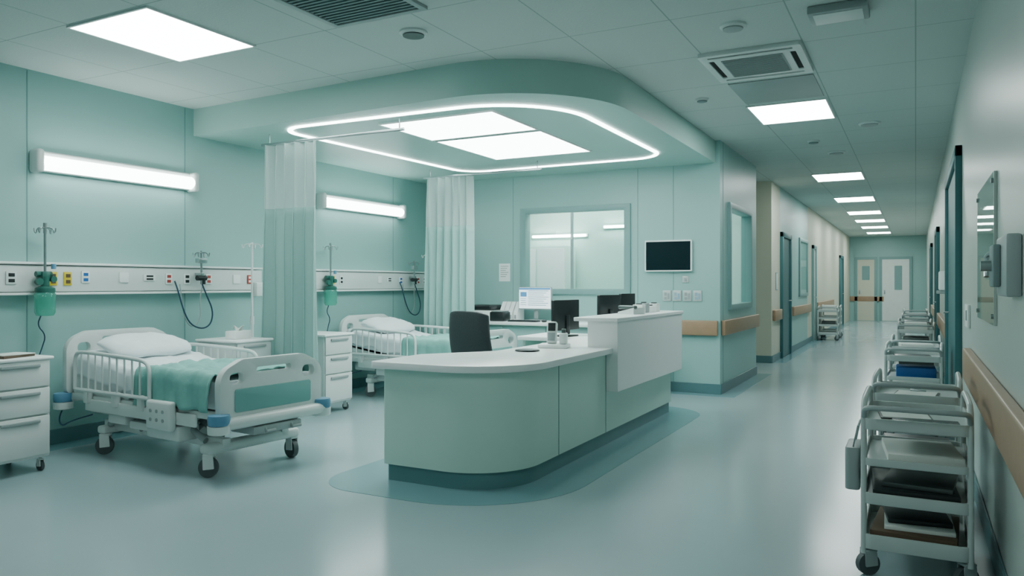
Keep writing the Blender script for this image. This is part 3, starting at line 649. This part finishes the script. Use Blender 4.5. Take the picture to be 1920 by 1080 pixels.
# ------------------------------------------------------------ right wall things
t=thing('glass_board','frameless glass notice board on the pale wall','notice board',(XR-.001,4.64,1.46))
B().surf([[(-.014,-.52,-.35),(-.014,.52,-.35)],[(-.014,-.52,.36),(-.014,.52,.36)]]).obj('pane',GBOARD,t); B().box(-.012,0,-.52,.52,-.35,.36).obj('backing',PALE,t)
for y in (-.48,.48):
    for z in (-.31,.32): B().cyl((-.022,y,z),(-.01,y,z),.012,n=12).obj('stud',STEEL,t)
t=thing('wall_dispenser','grey metal wall-mounted box with hook and knob','wall dispenser',(XR,3.38,1.37))
B().box(-.05,0,-.19,.16,-.115,.11,.01).obj('housing',GREYP,t); B().box(-.075,-.05,-.02,.14,-.08,.08,.006).obj('cover',GRILL,t)
B().tube([(-.05,.16,.05),(-.08,.2,.05),(-.08,.22,.0),(-.08,.2,-.04)],.01,8,sm=1).obj('hook',STEEL,t); B().cyl((-.07,.06,.0),(-.11,.06,0),.02).obj('knob',STEEL,t)
t=thing('hand_sanitizer_dispenser','white hand sanitizer dispenser on the pale wall','sanitizer dispenser',(XR,10.0,1.33))
B().box(-.1,0,-.06,.06,-.1,.12,.02,3).obj('body',WHITE,t); B().box(-.12,-.02,-.03,.03,-.14,-.1,.008).obj('nozzle',GREYP,t)
t=thing('wall_switch_panel','white switch panel with two units on the pale wall','switch',(XR,6.2,1.09))
for a,c in ((-.16,.0),(.02,.16)): B().box(-.02,0,a,c,-.09,.07,.005).obj('plate',WHITE,t)
B().box(-.026,-.018,-.1,-.05,-.04,.03,.003).obj('rocker',GREYP,t)
t=thing('wall_notice','small dark framed notice on the pale wall','notice',(XR,10.4,1.1)); B().box(-.015,0,-.15,.15,-.1,.12,.004).obj('frame',FRAME,t); B().box(-.018,-.014,-.12,.12,-.08,.1).obj('sheet',PAPER,t)
t=thing('wall_notice','small white notice on the cream corridor wall','notice',(-2.1,13.6,1.35)); B().box(0,.01,-.1,.1,-.15,.15,.003).obj('frame',FRAME,t); B().box(.009,.013,-.085,.085,-.135,.135).obj('sheet',PAPER,t)

# ------------------------------------------------------------ trolleys
def trolley():
    t=thing('medical_trolley','grey steel four-tier medical trolley on casters','medical trolley',group='medical trolleys')
    for s_ in (-1,1):
        x=s_*.205
        B().tube([(x,.03,.1),(x,.03,.62),(x,.03,.71),(x,.07,.775),(x,.16,.785),(x,.46,.785),(x,.55,.775),(x,.59,.71),(x,.59,.62),(x,.59,.1)],.013,10,sm=2).obj('frame_tube',TROL,t)
    for z,hh in ((.66,.045),(.5,.028),(.33,.045),(.13,.06)):
        b=B(); b.plate(rr(-.21,.21,.015,.605,.04),(),z,z+.008)
        b.plate(rr(-.215,.215,.01,.61,.045),[rr(-.203,.203,.022,.598,.035)],z-.005,z+hh,bev=.003); b.obj('tray',TROL,t)
    for x in (-.19,.19):
        for y in (.05,.57): caster(t,x,y,.05,.13,GREYP,rot=.6 if y<.3 else -.3)
    B().tube([(-.205,.03,.71),(-.2,.0,.75),(-.17,-.04,.76),(.17,-.04,.76),(.2,.0,.75),(.205,.03,.71)],.012,10,sm=2).obj('push_handle',GREYP,t)
    return t
T0=trolley(); place(T0,(.0,3.72,0)); T0['label']='grey four-tier trolley holding folders and a clipboard'
side=thing('side_bin','narrow grey side bin hung on the trolley','side bin',(-.262,4.05,.33))
B().plate(rr(-.035,.03,-.12,.12,.02),(),0,.2,bev=.006).obj('bin',GREYP,side); B().tube([(0,-.1,.2),(.02,-.1,.3),(.02,.1,.3),(0,.1,.2)],.004,6).obj('hanger',STEEL,side)
tp=[(.0,4.62,0),(-.02,7.15,0),(-.0,8.2,0),(.0,11.3,0),(-.02,12.4,0),(.0,14.9,0),(.0,17.6,0)]
TT=[dup(T0,p,random.uniform(-.04,.04),'grey steel medical trolley parked along the pale wall') for p in tp]
for p in [(-1.8,19.0,0),(-1.82,20.0,0)]: dup(T0,p,.03,'white supply trolley parked along the cream corridor wall')
def item(name,lab,cat,m_,loc,rz,w,d,h,bev=.003): 
    o=B().box(-w/2,w/2,-d/2,d/2,0,h,bev).obj(name,m_,label=lab,cat=cat); return place(o,loc,rz)
def clip(loc,rz,lab):
    t=thing('clipboard',lab,'clipboard',loc,rz); B().plate(rr(-.11,.11,-.15,.15,.01),(),0,.005).obj('board',BLACK,t); B().box(-.1,.1,-.14,.125,.005,.009).obj('paper',PAPER,t); B().box(-.04,.04,.12,.145,.005,.018,.004).obj('clip',STEEL,t)
clip((-.05,4.14,.669),.1,'black clipboard with white paper on the trolley top tray')
item('tablet_computer','black tablet lying on the trolley top tray','tablet',SCRN,(.04,3.87,.669),.05,.27,.19,.014)
item('paper_stack','white paper stack on the trolley second tray','papers',PAPER,(.02,4.0,.509),.1,.3,.4,.035)
item('binder','dark ring binder on the trolley third tray','binder',BLACK,(-.01,3.98,.339),.05,.34,.44,.05)
item('folder','grey folder on the dark ring binder','folder',DKMET,(.02,3.98,.390),-.1,.28,.34,.02)
item('folder','brown cardboard folder on the trolley bottom tray','folder',BROWN,(.0,3.98,.139),-.06,.34,.42,.06)
item('paper_stack','cream papers on the brown folder','papers',PAPER,(.01,3.98,.20),.03,.28,.33,.018)
item('folder','dark folder on the cream papers','folder',BLACK,(.0,4.02,.219),.12,.26,.3,.02)
clip((0,4.9,.669),-.1,'clipboard with paper on the trolley top tray')
item('folder','dark folder on the trolley second tray','folder',BLACK,(.0,4.9,.509),.1,.34,.4,.05)
item('binder','dark binder on the trolley third tray','binder',BLACK,(.0,4.9,.339),.0,.34,.4,.07)
item('supply_box','bright blue plastic box on the trolley second tray','box',BLUEB,(.0,7.4,.509),.02,.3,.3,.09,.012)
item('folder','black folder on the trolley top tray','folder',BLACK,(-.02,7.4,.669),.1,.28,.3,.02)
item('binder','dark binder on the trolley third tray','binder',BLACK,(.0,7.4,.339),.0,.34,.4,.09)
item('paper_stack','white papers on the trolley top tray','papers',PAPER,(.0,8.5,.669),.1,.28,.3,.05)
item('supply_box','grey box on the trolley second tray','box',DKMET,(.0,8.5,.509),.02,.3,.4,.09,.012)
item('supply_box','pale box on the trolley top tray','box',PAPER,(.0,11.6,.669),.02,.27,.3,.12,.012)
item('supply_box','grey box on the trolley second tray','box',DKMET,(.0,11.6,.509),.02,.3,.4,.09,.012)
item('supply_box','grey box on the trolley top tray','box',DKMET,(.0,12.7,.669),.02,.3,.4,.1,.012)
item('supply_box','pale box on the corridor trolley','box',PAPER,(-1.8,19.3,.669),.02,.27,.3,.14,.012)
item('supply_box','grey box on the corridor trolley second tray','box',DKMET,(-1.8,19.3,.339),.02,.3,.4,.1,.012)

# ------------------------------------------------------------ world & camera
w=bpy.data.worlds.new('World'); scene.world=w; w.use_nodes=True; w.node_tree.nodes['Background'].inputs[0].default_value=(.1,.16,.16,1); w.node_tree.nodes['Background'].inputs[1].default_value=.3
cam=bpy.data.cameras.new('camera'); co=bpy.data.objects.new('camera',cam); col.objects.link(co)
cam.sensor_width=36; cam.lens=1430/1920*36; cam.shift_y=-7/1920; cam.clip_start=.02; cam.clip_end=100
co.location=(0,0,1.3); co.rotation_euler=(pi/2,0,math.atan(757/1430)); scene.camera=co
